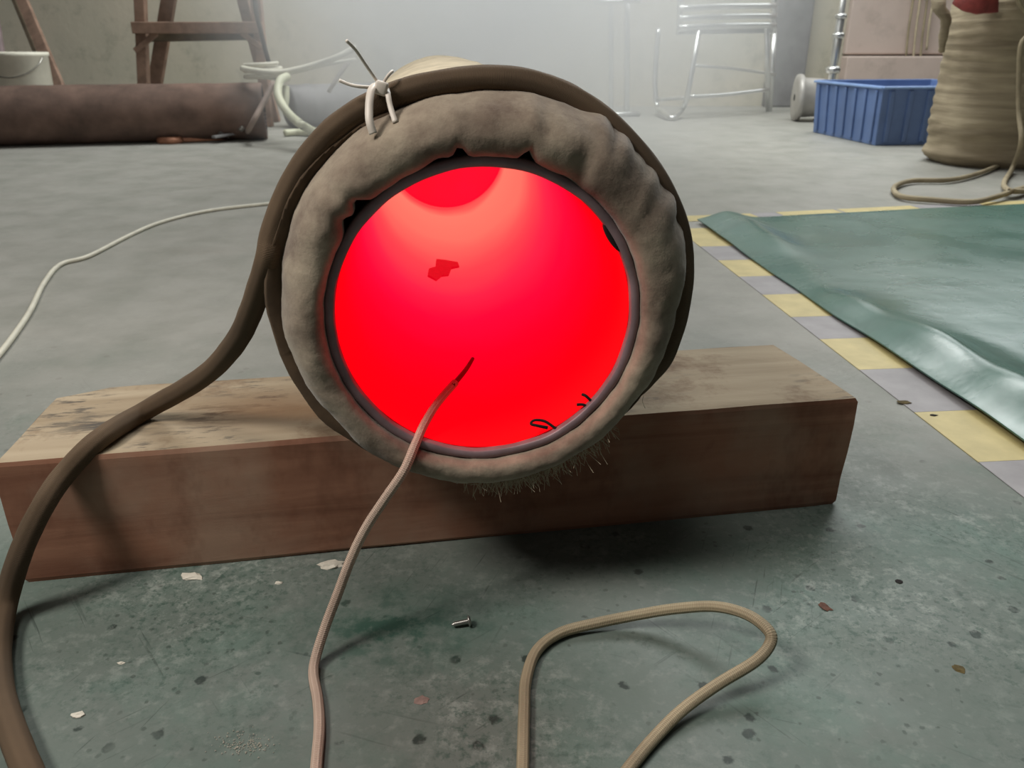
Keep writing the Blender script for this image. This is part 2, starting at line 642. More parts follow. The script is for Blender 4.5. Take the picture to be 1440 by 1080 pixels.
def build_local(mb, name, m, smooth=True):
    """geometry given in bore coordinates (x right, y axis, z up)"""
    o = mb.build(name, m, None, smooth)
    o.matrix_world = Matrix.Translation(CB) @ BM.to_4x4()
    o.parent = tube
    o.matrix_parent_inverse = tube.matrix_world.inverted()
    return o


mb = MB()
prof = [(RB, .004)] + [(RB, LB * i / 40) for i in range(1, 41)]
mb.lathe(prof, (0, 0, 0), (0, 1, 0), 96, (1, 0, 0))
build_local(mb, 'bore_lining', M['bore'])
mb = MB()
mb.lathe([(RB, LB), (RB * .97, LB + .006), (RB * .6, LB + .012), (.001, LB + .014)], (0, 0, 0), (0, 1, 0), 96, (1, 0, 0))
build_local(mb, 'end_plug', M['plug'])
# steel rim : dark annular end of the inner tube
mb = MB()


def rimfn(t, r, s):
    return r + .0006 * noise.noise(Vector((math.cos(t) * 6, math.sin(t) * 6, r * 90))), s + .0015 * noise.noise(Vector((math.cos(t) * 3, math.sin(t) * 3, 5)))


mb.lathe([(RB + .0001, .0035), (RB + .0001, -.001), (RB + .0008, -.003), (RB + .0060, -.003), (RB + .0076, -.001), (RB + .0078, .06), (RB + .0078, LB + .016)], (0, 0, 0), (0, 1, 0), 128, (1, 0, 0), rimfn)
build_local(mb, 'steel_rim', M['rim'])
# little burrs and hooks on the rim
for ang, pl in ((-60, [(.004, .0, -.002), (0, 0, 0), (-.008, .002, .0055), (-.016, .003, .0065), (-.019, .002, .004), (-.014, .0, .0032), (-.006, 0, .001)]),
                (-41, [(.003, 0, -.003), (0, 0, 0), (-.004, 0, .004), (-.0065, .002, .0045)]), (-44, [(.003, 0, -.002), (-.002, 0, .001), (-.007, 0, .0012)])):
    a_ = math.radians(ang)
    p = Vector((math.cos(a_) * RB, .002, math.sin(a_) * RB))
    mb = MB()
    mb.tube([p + Vector(q) for q in pl], .0013, 6, 4, wob=.4)
    build_local(mb, 'burr', M['dark'])
mb = MB()
pts, fs = [], []
for i in range(14):
    a = math.radians(38 - 12 * i / 13)
    e = .0030 * max(0, math.sin(PI * i / 13)) ** .6
    pts += [(math.cos(a) * (RB + .002), -.002, math.sin(a) * (RB + .002)), (math.cos(a) * (RB - e), -.0022, math.sin(a) * (RB - e)),
            (math.cos(a) * (RB - e), .004, math.sin(a) * (RB - e)), (math.cos(a) * (RB + .002), .004, math.sin(a) * (RB + .002))]
for i in range(13):
    for k in range(4):
        fs.append((i * 4 + k, i * 4 + (k + 1) % 4, (i + 1) * 4 + (k + 1) % 4, (i + 1) * 4 + k))
mb.add(pts, fs)
build_local(mb, 'charred_patch', M['dark'])
# peeled flake standing on the bore floor
mb = MB()
sF = .53
outl = [(-.0, 0), (.012, -.002), (.02, .004), (.03, .006), (.035, .014), (.047, .016), (.046, .021), (.026, .023), (.014, .022), (.012, .012), (.002, .008)]
a0 = -PI / 2 - .22
vs = []
for k, (x, y) in enumerate(outl):
    for r in (RB - .004 - .003 * noise.noise(Vector((x * 90, y * 90, 1))), RB - .0012):
        a = a0 + (x - .02) / RB
        vs.append((math.cos(a) * r, sF + (y - .012) * 4.6, math.sin(a) * r))
m_ = len(outl)
fs = [tuple(2 * k for k in range(m_)), tuple(2 * k + 1 for k in reversed(range(m_)))] + [(2 * k, 2 * k + 1, 2 * ((k + 1) % m_) + 1, 2 * ((k + 1) % m_)) for k in range(m_)]
mb.add(vs, fs)
build_local(mb, 'scale_flake', M['flake'], False)

# mineral wool ring
GAPS = [(math.radians(75.5), .0075, .035), (math.radians(97.5), .0075, .035), (math.radians(104.5), .003, .08), (math.radians(135), .008, .05), (math.radians(142), .006, .05)]


def fbm(p, o=4):
    return noise.fractal(p, 1.0, 2.0, o)


mb = MB()
NA, NPf = 220, 22
vs, fs = [], []
for k in range(NA):
    th = 2 * PI * k / NA
    ct, st = math.cos(th), math.sin(th)
    gap = sum(a * math.exp(-((((th - g + PI) % (2 * PI)) - PI) / w_) ** 2) for g, a, w_ in GAPS)
    pin = CB + (SD * ct + UP * st) * (RB + .0070 + gap + .0008 * noise.noise(Vector((ct * 9, st * 9, 0))))
    lump = .003 + .0035 * noise.noise(Vector((ct * 2.6, st * 2.6, 4))) + .0013 * noise.noise(Vector((ct * 6, st * 6, 7)))
    rgt = max(0, math.cos(th - math.radians(28))) ** 3
    lump += rgt * (.0075 + .012 * abs(noise.noise(Vector((ct * 5.5, st * 5.5, 9)))))
    rout = .1455 + lump
    rout += .0055 * max(0, -st) ** 3
    pout = C0 + (SD * ct + UP * st) * rout
    for j in range(NPf):
        t = j / (NPf - 1)
        u = t * PI
        rad = .5 - .5 * math.copysign(abs(math.cos(u)) ** .9, math.cos(u))
        fwd = max(0, math.sin(PI * t ** .74)) ** .85
        p = pin.lerp(pout, rad)
        back = .003 if t < .39 else .035
        s = back * (1 - fwd) - .014 * fwd
        nd = fbm(Vector((p.x, p.y + s, p.z)) * 22, 3) * .0019 * fwd + fbm(Vector((p.x, s, p.z)) * 150, 3) * .0006
        crease = .004 * math.exp(-((((th - math.radians(58) + PI) % (2 * PI)) - PI) / .06) ** 2) * fwd
        vs.append(p + AX * (s - nd * 1.3 + crease) + (SD * ct + UP * st) * nd * .5)
for k in range(NA):
    k2 = (k + 1) % NA
    for j in range(NPf - 1):
        fs.append((k * NPf + j, k2 * NPf + j, k2 * NPf + j + 1, k * NPf + j + 1))
mb.add(vs, fs)
mb.build('insulation_ring', M['fluff'], tube)
# loose fibres hanging from the ring
mb = MB()
for i in range(520):
    if i < 380:
        th = math.radians(random.gauss(-80, 8))
    elif i < 520:
        th = math.radians(random.gauss(-58, 6))
    else:
        th = math.radians(random.uniform(-20, 70))
    ln = random.uniform(.004, .016) * (1.0 if i < 520 else .4)
    p = cyl(C0, th, random.uniform(.140, .149), random.uniform(-.004, .014))
    d = (SD * math.cos(th) + UP * math.sin(th)) + Vector((random.gauss(0, .5), random.gauss(-.2, .4), random.gauss(-.1, .5)))
    d.normalize()
    q = p + d * ln + Vector((random.gauss(0, .001), 0, -.002))
    mid = p.lerp(q, .5) + Vector((random.gauss(0, .001), random.gauss(0, .001), random.gauss(0, .001)))
    mb.tube([p, mid, q], .00024, 3, 1, cap=False)
fz = mb.build('loose_fibre', simple('pale_fibre', S(190, 176, 152), .95, 0, .1, 40), tube)
fz['kind'] = 'stuff'

# dark wrap under the wool ring and pale cloth body behind
CW = C0 + UP * .003


def wrapfn(t, r, s):
    q = Vector((math.cos(t) * 4, math.sin(t) * 4, s * 14))
    rr = r + .0018 * noise.noise(q) + .0008 * noise.noise(q * 3)
    left = max(0, math.cos(t - math.radians(158))) ** .7 + max(0, math.cos(t - math.radians(28))) ** 2 * .75
    return rr + .014 * left * min(1, max(0, (r - .12) / .024)), s + .004 * noise.noise(q * .7)


mb = MB()
mb.lathe([(.128, .03), (.137, .026), (.1445, .018), (.1468, .022), (.1475, .04), (.1475, .075), (.1460, .085)], C0 + UP * .001, AX, 120, SD, wrapfn)
mb.build('outer_wrap', M['brown_cloth'], tube)


def bodyfn(t, r, s):
    q = Vector((math.cos(t) * 3, math.sin(t) * 3, s * 7))
    k = 1 if math.sin(t) < .6 else .2
    return r + k * (.002 * noise.noise(q) + .001 * noise.noise(q * 4) + .0012 * math.sin(s * 120)), s


mb = MB()
mb.lathe([(.140, .05)] + [(.1525 - .0045 * i / 60, .06 + (LB + .02 - .06) * i / 60) for i in range(61)] + [(.13, LB + .03), (.05, LB + .034), (.001, LB + .034)], C0 + UP * .0045, AX, 96, SD, bodyfn)
mb.build('cloth_body', M['cloth'], tube)

# steel cradle carrying the far end
mb = MB()
for sg in (-1, 1):
    q = cyl(C0, -PI / 2, .15, .92) + SD * .07 * sg
    mb.box((q.x, q.y, .062), .03, .04, .124)
q = cyl(C0, -PI / 2, .15, .92)
mb.box((q.x, q.y, .112), .20, .04, .02)
mb.build('cradle_foot', M['rim'], tube, smooth=False, bevel=.002)

# ------------------------------------------------------------------ hose wrapped round the tube
RH = .0092
pts = []
CH = C0 + UP * -.001
for d in range(-62, 176, 7):
    th = math.radians(d)
    s = .026 + max(0, (-20 - d)) * .0013 + max(0, 30 - abs(d - 60)) * .0001
    r = .1475 + RH + .001 * math.sin(d * .11)
    if d > 100:
        r += .0035 * (d - 100) / 75
    pts.append(cyl(CH, th, r, s))
zt = HB + RH
pts += [aty(353, 437, .598), aty(330, 483, .622), aty(285, 530, .655)]
pts += [onz(205, 577, zt + .001), onz(140, 617, zt), aty(93, 664, .597), aty(60, 712, .574), aty(30, 775, .556), onz(8, 850, RH + .008), onz(-2, 915, RH), onz(2, 975, RH), onz(20, 1035, RH), onz(44, 1095, RH), onz(80, 1170, RH)]
mb = MB()
mb.tube(pts, RH, 16, 8, wob=.05)
o = mb.build('cable_hose', M['hose'])
tag(o, 'thick brown sleeved hose wrapped over the tube and trailing across the left beam end', 'hose')

# ------------------------------------------------------------------ plastic tie on the hose
tie = empty('cable_tie', aty(530, 130, .56), 'white plastic tie knotted around the brown hose at upper left', 'tie')
Y1 = .552
mb = MB()


def strip(mb, pts, w_, th=.0012, side=(1, 0, 0)):
    P = spline([Vector(p) for p in pts], 5)
    sd = Vector(side)
    vs, fs = [], []
    for i, p in enumerate(P):
        t = (P[min(i + 1, len(P) - 1)] - P[max(i - 1, 0)]).normalized()
        a = (sd - t * sd.dot(t)).normalized()
        nn = a.cross(t)
        for x, y in ((-1, -1), (1, -1), (1, 1), (-1, 1)):
            vs.append(p + a * x * w_ / 2 + nn * y * th / 2)
    for i in range(len(P) - 1):
        for k in range(4):
            fs.append((i * 4 + k, i * 4 + (k + 1) % 4, i * 4 + 4 + (k + 1) % 4, i * 4 + 4 + k))
    fs += [(3, 2, 1, 0), tuple(len(P) * 4 - 4 + k for k in range(4))]
    mb.add(vs, fs)


strip(mb, [aty(538, 116, .588), aty(527, 120, .575), aty(521, 132, .564), aty(519, 155, .557), aty(520, 172, .553), aty(525, 188, .552)], .0052)
strip(mb, [aty(541, 118, .59), aty(545, 130, .572), aty(549, 150, .566), aty(556, 172, .56)], .0036)
mb.build('strap', M['tie'], tie)
mb = MB()
mb.box(aty(536, 124, .572), .0085, .006, .009, Matrix.Rotation(.3, 3, 'Y'))
mb.build('knot', M['tie'], tie, bevel=.0015)
for q in ([(533, 118, .575), (515, 92, .57), (500, 70, .565), (487, 57, .56)], [(530, 123, .575), (508, 122, .57), (492, 119, .57), (477, 113, .57)], [(538, 118, .575), (546, 106, .575), (552, 100, .58)]):
    mb = MB()
    mb.tube([aty(*p) for p in q], .0011, 6, 5)
    mb.build('tail', M['tie'], tie)

# ------------------------------------------------------------------ thermocouple
th_ = empty('thermocouple', onz(445, 930, 0), 'pale braided probe lead reaching into the glowing bore from the floor', 'probe')
mb = MB()
mb.tube([aty(665, 504, .66), aty(655, 520, .645), aty(636, 543, .62)], lambda t: .0016 + .0008 * t, 8, 4)
mb.build('probe_tip', simple('scorched_steel', S(120, 40, 36), .5, .5, .3, 90), th_)
mb = MB()
R4 = .0040
mb.tube([aty(640, 538, .626), aty(615, 567, .60), aty(597, 596, .575), aty(584, 625, .552), aty(568, 662, .537), aty(541, 702, .53), aty(515, 742, .526), aty(494, 785, .522), aty(475, 835, .515), aty(458, 880, .505),
         onz(444, 925, R4 + .004), onz(441, 950, R4), onz(447, 985, R4), onz(449, 1025, R4), onz(445, 1075, R4), onz(440, 1150, R4)], lambda t: .0034 + .0007 * min(1, t * 2), 10, 8)
mb.build('braided_lead', M['thermo'], th_)

# ------------------------------------------------------------------ other cords
mb = MB()
R5 = .0045
zz = [(732, 1160, 0), (735, 1080, 0), (737, 1000, 0), (740, 955, 0), (755, 915, 0), (788, 890, .001), (840, 876, .003), (900, 864, .008), (950, 856, .016), (1005, 853, .026), (1050, 864, .034), (1080, 886, .034), (1083, 905, .028),
      (1062, 930, .020), (1010, 962, .010), (960, 998, .004), (920, 1038, 0), (885, 1080, 0), (850, 1130, 0)]
mb.tube([onz(x, y, R5 + z) for x, y, z in zz], R5, 10, 8)
o = mb.build('cord_loop', M['beige_cord'])
tag(o, 'beige braided cord curving in a raised loop on the foreground floor', 'cord')
mb = MB()
R6 = .0048
zz = [(-60, 580), (-20, 522), (15, 478), (42, 438), (62, 398), (85, 372), (125, 360), (180, 332), (225, 313), (290, 297), (372, 287), (450, 280), (560, 272)]
mb.tube([onz(x, y, R6) for x, y in zz], R6, 8, 8)
o = mb.build('white_cable', M['white_cord'])
tag(o, 'white rubber cable lying across the floor left of the tube', 'cable')

# ------------------------------------------------------------------ hazard tape and green mat
hz = empty('hazard_tape', onz(1145, 478, 0), 'yellow and grey floor marking tape along the diagonal mat edge', 'tape')
pxb = [(952, 322), (978, 347.5), (1001, 367), (1030, 390), (1061, 415.5), (1103, 447), (1149, 478), (1207, 521), (1283, 581), (1376, 651), (1480, 735), (1620, 850)]
lp = [onz(x, y, 0) for x, y in pxb]
A, B = lp[0], lp[9]
dr = (B - A).normalized()
pr = Vector((-dr.y, dr.x, 0))
if pr.x < 0:
    pr = -pr
TW = .11
for i in range(len(lp) - 1):
    s0, s1 = (lp[i] - A).dot(dr), (lp[i + 1] - A).dot(dr)
    p0, p1 = A + dr * s0, A + dr * (s1 - .0006)
    mb = MB()
    q = [p0, p1, p1 + pr * TW, p0 + pr * TW]
    mb.add([Vector((p.x, p.y, .0002)) for p in q] + [Vector((p.x, p.y, .0011)) for p in q], [(3, 2, 1, 0), (4, 5, 6, 7), (0, 1, 5, 4), (1, 2, 6, 5), (2, 3, 7, 6), (3, 0, 4, 7)])
    mb.build('tape_patch', M['yellow'] if i % 2 == 0 else M['grey_tape'], hz, smooth=False)
hz2 = empty('hazard_tape', onz(1150, 298, 0), 'yellow and grey floor marking tape along the far mat edge', 'tape')
fx = [(952, 304.5), (1055, 300.5), (1090, 298.7), (1172, 294.8), (1176, 294.6), (1280, 289.5), (1370, 285.5), (1480, 280.5)]
lp2 = [onz(x, y, 0) for x, y in fx]
for i in range(len(lp2) - 1):
    p0, p1 = lp2[i], lp2[i + 1]
    d2 = (lp2[-1] - lp2[0]).normalized()
    n2 = Vector((d2.y, -d2.x, 0))
    q = [p0 + n2 * .07, p1 - d2 * .001 + n2 * .07, p1 - d2 * .001, p0]
    mb = MB()
    mb.add([Vector((p.x, p.y, .0002)) for p in q] + [Vector((p.x, p.y, .0010)) for p in q], [(3, 2, 1, 0), (4, 5, 6, 7), (0, 1, 5, 4), (1, 2, 6, 5), (2, 3, 7, 6), (3, 0, 4, 7)])
    mb.build('tape_patch', M['yellow'] if i % 2 == 0 else M['grey_tape'], hz2, smooth=False)

mA, mB_ = onz(980, 314, 0), onz(1440, 633, 0)
md = (mB_ - mA).normalized()
mF = onz(1440, 290, 0)
me_ = (mF - mA).normalized()
L1, L2 = 2.9, 3.4
mb = MB()
NU, NV = 150, 70
RIDGES = [(.026, (onz(1262, 510) - mA).dot(md), .13), (.016, (onz(1190, 440) - mA).dot(md), .10), (.02, (onz(1395, 590) - mA).dot(md), .08)]
vs, fs = [], []
for i in range(NU + 1):
    for j in range(NV + 1):
        u = i / NU
        v = (j / NV) ** 2
        p = mA + md * (u * L1) + me_ * (v * L2)
        # distance from the near edge, along its normal
        nrm = Vector((md.y, -md.x, 0))
        if nrm.dot(me_) < 0:
            nrm = -nrm
        dd = (p - mA).dot(nrm)
        su = u * L1
        wav = .5 + .5 * math.sin(su * 5.2 + 1.3) + .35 * noise.noise(Vector((su * 6, dd * 3, 2)))
        z = .0055 + (.026 * max(0, wav)) * math.exp(-((dd - .085) / .055) ** 2) + .004 * max(0, wav) * math.exp(-(dd / .05) ** 2)
        pk = sum(a * math.exp(-((su - c_) / w_) ** 2) for a, c_, w_ in RIDGES)
        z += pk * math.exp(-((dd - .055) / .035) ** 2)
        z += .004 * (noise.noise(Vector((p.x * 2.4, p.y * 2.4, 0))) + .5) * min(1, dd * 4)
        wv = .004 * noise.noise(Vector((su * 7, 0, 5))) * math.exp(-dd / .05)
        vs.append(Vector((p.x, p.y, max(.0045, z))) + nrm * wv)
W_ = NV + 1
for i in range(NU):
    for j in range(NV):
        fs.append((i * W_ + j, (i + 1) * W_ + j, (i + 1) * W_ + j + 1, i * W_ + j + 1))
mb.add(vs, fs)
o = mb.build('floor_mat', M['mat'])
so = o.modifiers.new('solid', 'SOLIDIFY')
so.thickness = .003
so.offset = -1
me = o.data
if me.polygons[0].normal.z < 0:
    me.flip_normals()
tag(o, 'large glossy green rubber mat spread on the right floor', 'mat')

# ------------------------------------------------------------------ far left : pipe, bucket, plank, trestle, tool
pa, pb = onz(0, 163, .13), onz(372, 156, .13)
pd = (pb - pa).normalized()
pp = empty('steel_pipe', Vector((pa.x, pa.y, 0)), 'long rusty brown steel pipe lying along the floor at far left', 'pipe')
mb = MB()
mb.lathe([(.118, .02), (.118, -.001), (.129, 0), (.1295, .02)] + [(.1292 + .0012 * math.sin(i * 1.7), .02 + 2.6 * i / 40) for i in range(1, 41)], pb, -pd, 56, (0, 0, 1))
mb.build('shell', M['rust'], pp)
mb = MB()
mb.lathe([(.118, .0), (.118, 2.6)], pb, -pd, 40, (0, 0, 1))
mb.build('pipe_bore', M['dark'], pp)
ga, gb = onz(405, 150, .11), onz(560, 143, .11)
mb = MB()
gd = (gb - ga).normalized()
mb.lathe([(.02, 0), (.10, -.0), (.112, .012), (.112, .10), (.116, .11), (.116, .13), (.112, .14), (.112, .95), (.10, .97), (.02, .97)], ga, gd, 40, (0, 0, 1))
o = mb.build('steel_drum', M['grey_steel'])
tag(o, 'grey steel drum lying on its side in the haze beyond the hose', 'drum')

# bucket
bc = aty(20, 125, 4.15)
bk = empty('bucket', (bc.x, 4.25, 0), 'off white plastic bucket standing behind the rusty pipe at far left', 'bucket')
mb = MB()
mb.lathe([(.001, .0), (.112, .0), (.117, .01), (.128, .37), (.134, .375), (.134, .39), (.127, .392), (.122, .385), (.112, .02), (.001, .015)], (bc.x, 4.25, 0), (0, 0, 1), 48)
mb.build('pail', M['bucket'], bk)
mb = MB()
hp = [Vector((bc.x + .134 * math.cos(a), 4.25 - .10 * math.sin(a) - .03, .37 - .09 * math.sin(a))) for a in [PI * i / 10 for i in range(11)]]
mb.tube(hp, .003, 6, 3)
mb.build('handle', M['zinc'], bk)
# pole in the corner
mb = MB()
mb.tube([aty(10, 130, 4.55) * 1.0, aty(-4, 40, 4.75), aty(-25, -80, 5.0)], .02, 10, 3)
mb.tube([Vector((aty(10, 130, 4.55).x + .03, 4.5, .0)), aty(10, 130, 4.55)], .02, 10, 2)
o = mb.build('wooden_pole', simple('mauve_stick', S(124, 108, 108), .7, 0, .2, 12))
tag(o, 'thin mauve pole leaning behind the white bucket', 'pole')
# leaning plank
pl0 = Vector((aty(88, 130, 4.5).x + .02, 4.5, 0.02))
p_low, p_high = aty(85, 130, 4.5), aty(14, -40, 5.3)
dirp = (p_high - p_low).normalized()
p_bot = p_low - dirp * (p_low.z / dirp.z)
p_top = p_low + dirp * 2.0
if p_top.y > 6.15:
    p_top = p_low + dirp * ((6.15 - p_low.y) / dirp.y)
lp_ = empty('leaning_plank', p_bot, 'narrow timber plank leaning against the left wall behind the pipe', 'plank')
mb = MB()
mb.bar(p_bot + Vector((0, 0, .01)), p_top, .065, .03, (0, -1, .3))
mb.build('board', M['old_wood'], lp_, smooth=False, bevel=.004)
mb = MB()
off = Vector((-.048, .012, 0))
mb.bar(p_bot + off + Vector((0, 0, .01)), p_top + off, .022, .035, (0, -1, .3))
mb.build('edge_batten', M['dark_wood'], lp_, smooth=False, bevel=.003)

# wooden trestle
Yt = 4.7
tr = empty('wooden_trestle', (aty(285, 130, Yt).x, Yt, 0), 'weathered wooden trestle with cross plank standing behind the rusty pipe', 'trestle')


def floor_at(px, Y):
    return Vector((aty(px, 150, Y).x, Y, 0))


def part(name, m, parent, a, c, w1, w2, up=(0, -1, 0), bev=.004):
    mb = MB()
    mb.bar(a, c, w1, w2, up)
    return mb.build(name, m, parent, smooth=False, bevel=bev)


part('leg', M['old_wood'], tr, floor_at(200, Yt), aty(194, -90, Yt), .055, .05)
part('leg', M['old_wood'], tr, floor_at(206, Yt + .28) + Vector((0, 0, .0)), aty(252, -90, Yt + .1), .075, .04)
part('leg', M['old_wood'], tr, floor_at(374, Yt), aty(352, -90, Yt), .055, .05)
part('leg', M['old_wood'], tr, floor_at(385, Yt + .28), aty(318, -90, Yt + .1), .06, .04)
part('cross_plank', M['old_wood'], tr, aty(186, 39, Yt - .04), aty(368, 39, Yt - .04), .058, .03)
part('lower_rail', M['dark_wood'], tr, aty(200, 51, Yt + .06), aty(366, 48, Yt + .06), .058, .04)
part('brace', M['old_wood'], tr, aty(190, 72, Yt - .03), aty(220, 46, Yt - .03), .03, .02)
part('brace', M['old_wood'], tr, aty(368, 68, Yt - .03), aty(340, 46, Yt - .03), .03, .02)
part('top_beam', M['old_wood'], tr, aty(170, -95, Yt + .05), aty(385, -95, Yt + .05), .10, .08)
mb = MB()
mb.tube([aty(352, -60, Yt - .12), aty(360, 15, Yt - .12), aty(366, 40, Yt - .12), aty(371, 62, Yt - .11), aty(378, 88, Yt - .09)], .012, 6, 4)
o = mb.build('dark_strap', simple('black_webbing', S(38, 34, 30), .9, 0, .2, 30))
tag(o, 'thin dark strap hanging down the right trestle leg', 'strap')

# cable bundle coiled on the pipe
ztop = .262
cbx = aty(372, 104, 4.08)
mb = MB()
pts = []
for i in range(34):
    a = i * .56
    pts.append(Vector((cbx.x + .085 * math.cos(a), cbx.y + .055 * math.sin(a) - .02, ztop + .012 + .0022 * i)))
mb.tube(pts, .009, 8, 3)
o = mb.build('cable_coil', M['white_cord'])
tag(o, 'small coil of white cable resting on the right end of rusty pipe', 'cable')
mb = MB()
mb.tube([aty(340, 96, 4.02), aty(370, 101, 3.98), aty(400, 101, 3.98), aty(440, 92, 4.0), aty(475, 80, 4.0), aty(500, 66, 4.05)], .0135, 8, 6)
mb.tube([aty(385, 105, 3.98), aty(420, 100, 4.0), aty(460, 90, 4.02), aty(500, 84, 4.1)], .009, 8, 6)
o = mb.build('cable_run', M['white_cord'])
tag(o, 'pale grey cable stretched from the coil up towards the tube', 'cable')
mb = MB()
mb.tube([aty(404, 108, 3.95), aty(395, 112, 3.9), aty(391, 124, 3.86), aty(392, 137, 3.82), aty(400, 152, 3.76), aty(412, 166, 3.7), aty(428, 178, 3.62), onz(446, 186, .022), onz(470, 190, .022)], .019, 10, 6)
mb.tube([aty(402, 122, 3.95), aty(402, 140, 3.92), aty(399, 155, 3.9)], .016, 8, 5)
mb.tube([onz(400, 187, .018), onz(420, 186, .018), onz(446, 188, .018)], .017, 8, 5)
o = mb.build('white_hose', simple('cream_hose', S(198, 198, 172), .5, 0, .1, 12))
tag(o, 'cream hose drooping from the pipe end to the floor behind the tube', 'hose')
mb = MB()
mb.tube([aty(385, 116, 3.93), aty(370, 145, 3.86), aty(352, 178, 3.8), onz(347, 188, .01)], .013, 8, 4)
o = mb.build('thin_stick', simple('grey_stick', S(134, 116, 106), .8, 0, .2, 20))
tag(o, 'thin grey brown stick propped against the end of the rusty pipe', 'stick')
mb = MB()
mb.tube([aty(490, 88, 4.25), aty(475, 108, 4.22), aty(462, 130, 4.2)], .011, 8, 4)
o = mb.build('thin_stick', simple('pale_stick', S(160, 152, 144), .8, 0, .2, 20))
tag(o, 'pale stick slanting in the haze just left of the white tie', 'stick')

# tool on the floor : copper bar with clamp and two bright bolts
tl = empty('welding_clamp', onz(290, 198, 0), 'reddish copper bar with bright bolts on floor before the rusty pipe', 'tool')
mb = MB()
mb.tube([onz(224, 198, .013), onz(240, 198, .015), onz(254, 197, .013)], .017, 10, 3)
mb.build('grip', M['copper'], tl)
mb = MB()
mb.bar(onz(250, 197, .012), onz(345, 192, .012), .035, .02)
mb.build('shaft', M['copper'], tl, smooth=False, bevel=.004)
mb = MB()
mb.bar(onz(300, 193, .03), onz(350, 184, .04), .025, .012)
mb.build('clamp_arm', M['grey_steel'], tl, smooth=False, bevel=.003)
for x, y in ((313, 186), (341, 181)):
    mb = MB()
    p = aty(x, y, 3.98)
    mb.lathe([(.001, .02), (.014, .02), (.016, .014), (.016, 0), (.008, 0), (.008, -.04)], p, (-.4, -.6, .5), 12)
    mb.build('bolt', M['zinc'], tl, smooth=False)

# ------------------------------------------------------------------ far right : stool, stand, standpipe, drum, bin, sack
st_ = empty('metal_stool', floor_at(1020, 5.4), 'steel tube stool with barred top standing in the smoke behind the tube', 'stool')


def tb(name, pts, r, m=None, parent=st_, sub=4, n=10):
    mb = MB()
    mb.tube(pts, r, n, sub)
    return mb.build(name, m or M['chrome'], parent)


def fl_(px, py, r):
    p = onz(px, py, 0)
    return Vector((p.x, p.y, r))


YF, YB = 5.15, 5.75
# sled of the left side : front leg, U bend, back leg
tb('leg', [aty(983, 40, YF + .1), aty(975, 90, YF), aty(965, 140, YF), fl_(958, 166, .03) + Vector((0, 0, .02)), fl_(945, 170, .016), fl_(932, 167, .02) + Vector((0, .05, .02)), aty(924, 150, YF + .25), aty(921, 110, YF + .3), aty(926, 40, YF + .35)], .016, sub=6)
tb('leg', [aty(1078, 40, 5.5), fl_(1080, 157, 0)], .017, sub=1)
tb('leg', [aty(1089, 40, YB), Vector((aty(1089, 100, YB).x, YB, 0))], .017, sub=1)
tb('stretcher', [aty(970, 136, YF + .02), aty(1020, 133, 5.32), aty(1080, 126, 5.5)], .012)
tb('stretcher', [aty(924, 140, YF + .26), aty(970, 137, YF + .02)], .012)
tb('stretcher', [aty(975, 92, YF), aty(1035, 97, 5.45), aty(1090, 105, YB)], .009)
for yy in (9, 23, 36):
    tb('seat_bar', [aty(955, yy + 3, YF + .05), aty(1020, yy, 5.3), aty(1090, yy - 1, 5.5)], .0175)
mb = MB()
mb.bar(aty(952, 45, YF + .12), aty(1090, 43, 5.55), .03, .03)
mb.build('seat_frame', M['chrome'], st_, smooth=False, bevel=.004)
tb('back_post', [aty(955, 45, YF + .08), aty(957, -60, YF + .1)], .016, sub=1)
tb('back_post', [aty(1088, 45, 5.52), aty(1088, -60, 5.55)], .016, sub=1)

sd_ = empty('pipe_stand', floor_at(868, 5.3), 'pale pipe stand with two posts, faint in the thickest smoke', 'stand')
tb('post', [floor_at(860, 5.3), aty(859, -60, 5.3)], .015, None, sd_, 1)
tb('post', [floor_at(882, 5.35), aty(882, -60, 5.35)], .017, None, sd_, 1)
tb('crossbar', [aty(836, 3, 5.28), aty(900, 1, 5.3)], .014, None, sd_, 1)
tb('base_bar', [floor_at(845, 5.3) + Vector((0, 0, .015)), floor_at(900, 5.35) + Vector((0, 0, .015))], .015, None, sd_, 1)

spx = aty(1177, 60, 5.0)
sp_ = empty('standpipe', (spx.x, 5.0, 0), 'chrome standpipe with ringed collars rising behind the blue bin', 'pipe')


def vcyl(name, prof, m, parent, n=24):
    mb = MB()
    mb.lathe(prof, (spx.x, 5.0, 0), (0, 0, 1), n, None, None, True)
    return mb.build(name, m, parent)


def zy(py, Y=5.0):
    return aty(1177, py, Y).z


vcyl('pipe_body', [(.022, 0), (.022, zy(95)), (.021, zy(88)), (.024, zy(86)), (.026, zy(55)), (.022, zy(50)), (.024, zy(28)), (.018, zy(24)), (.016, zy(-60))], M['chrome'], sp_)
vcyl('collar', [(.036, zy(103)), (.042, zy(100)), (.042, zy(96)), (.03, zy(93))], M['chrome'], sp_)
vcyl('collar', [(.028, zy(54)), (.034, zy(52)), (.034, zy(48)), (.027, zy(46))], M['chrome'], sp_)
vcyl('collar', [(.028, zy(26)), (.033, zy(24)), (.033, zy(21)), (.024, zy(19))], M['chrome'], sp_)
vcyl('base_flange', [(.07, 0), (.07, .012), (.03, .02)], M['grey_steel'], sp_)

kx = aty(1118, 130, 5.05)
mb = MB()
mb.lathe([(.02, .0), (.10, .0), (.128, .006), (.132, .02), (.128, .035), (.112, .045), (.105, .14), (.098, .26), (.05, .28), (.01, .285)], (kx.x, 5.05, .132), (1, -.12, 0), 40, (0, 0, 1))
o = mb.build('round_drum', simple('grey_white_metal', S(176, 172, 166), .45, .3, .15, 8))
tag(o, 'pale round flanged fitting on floor beside the left end of blue bin', 'fitting')

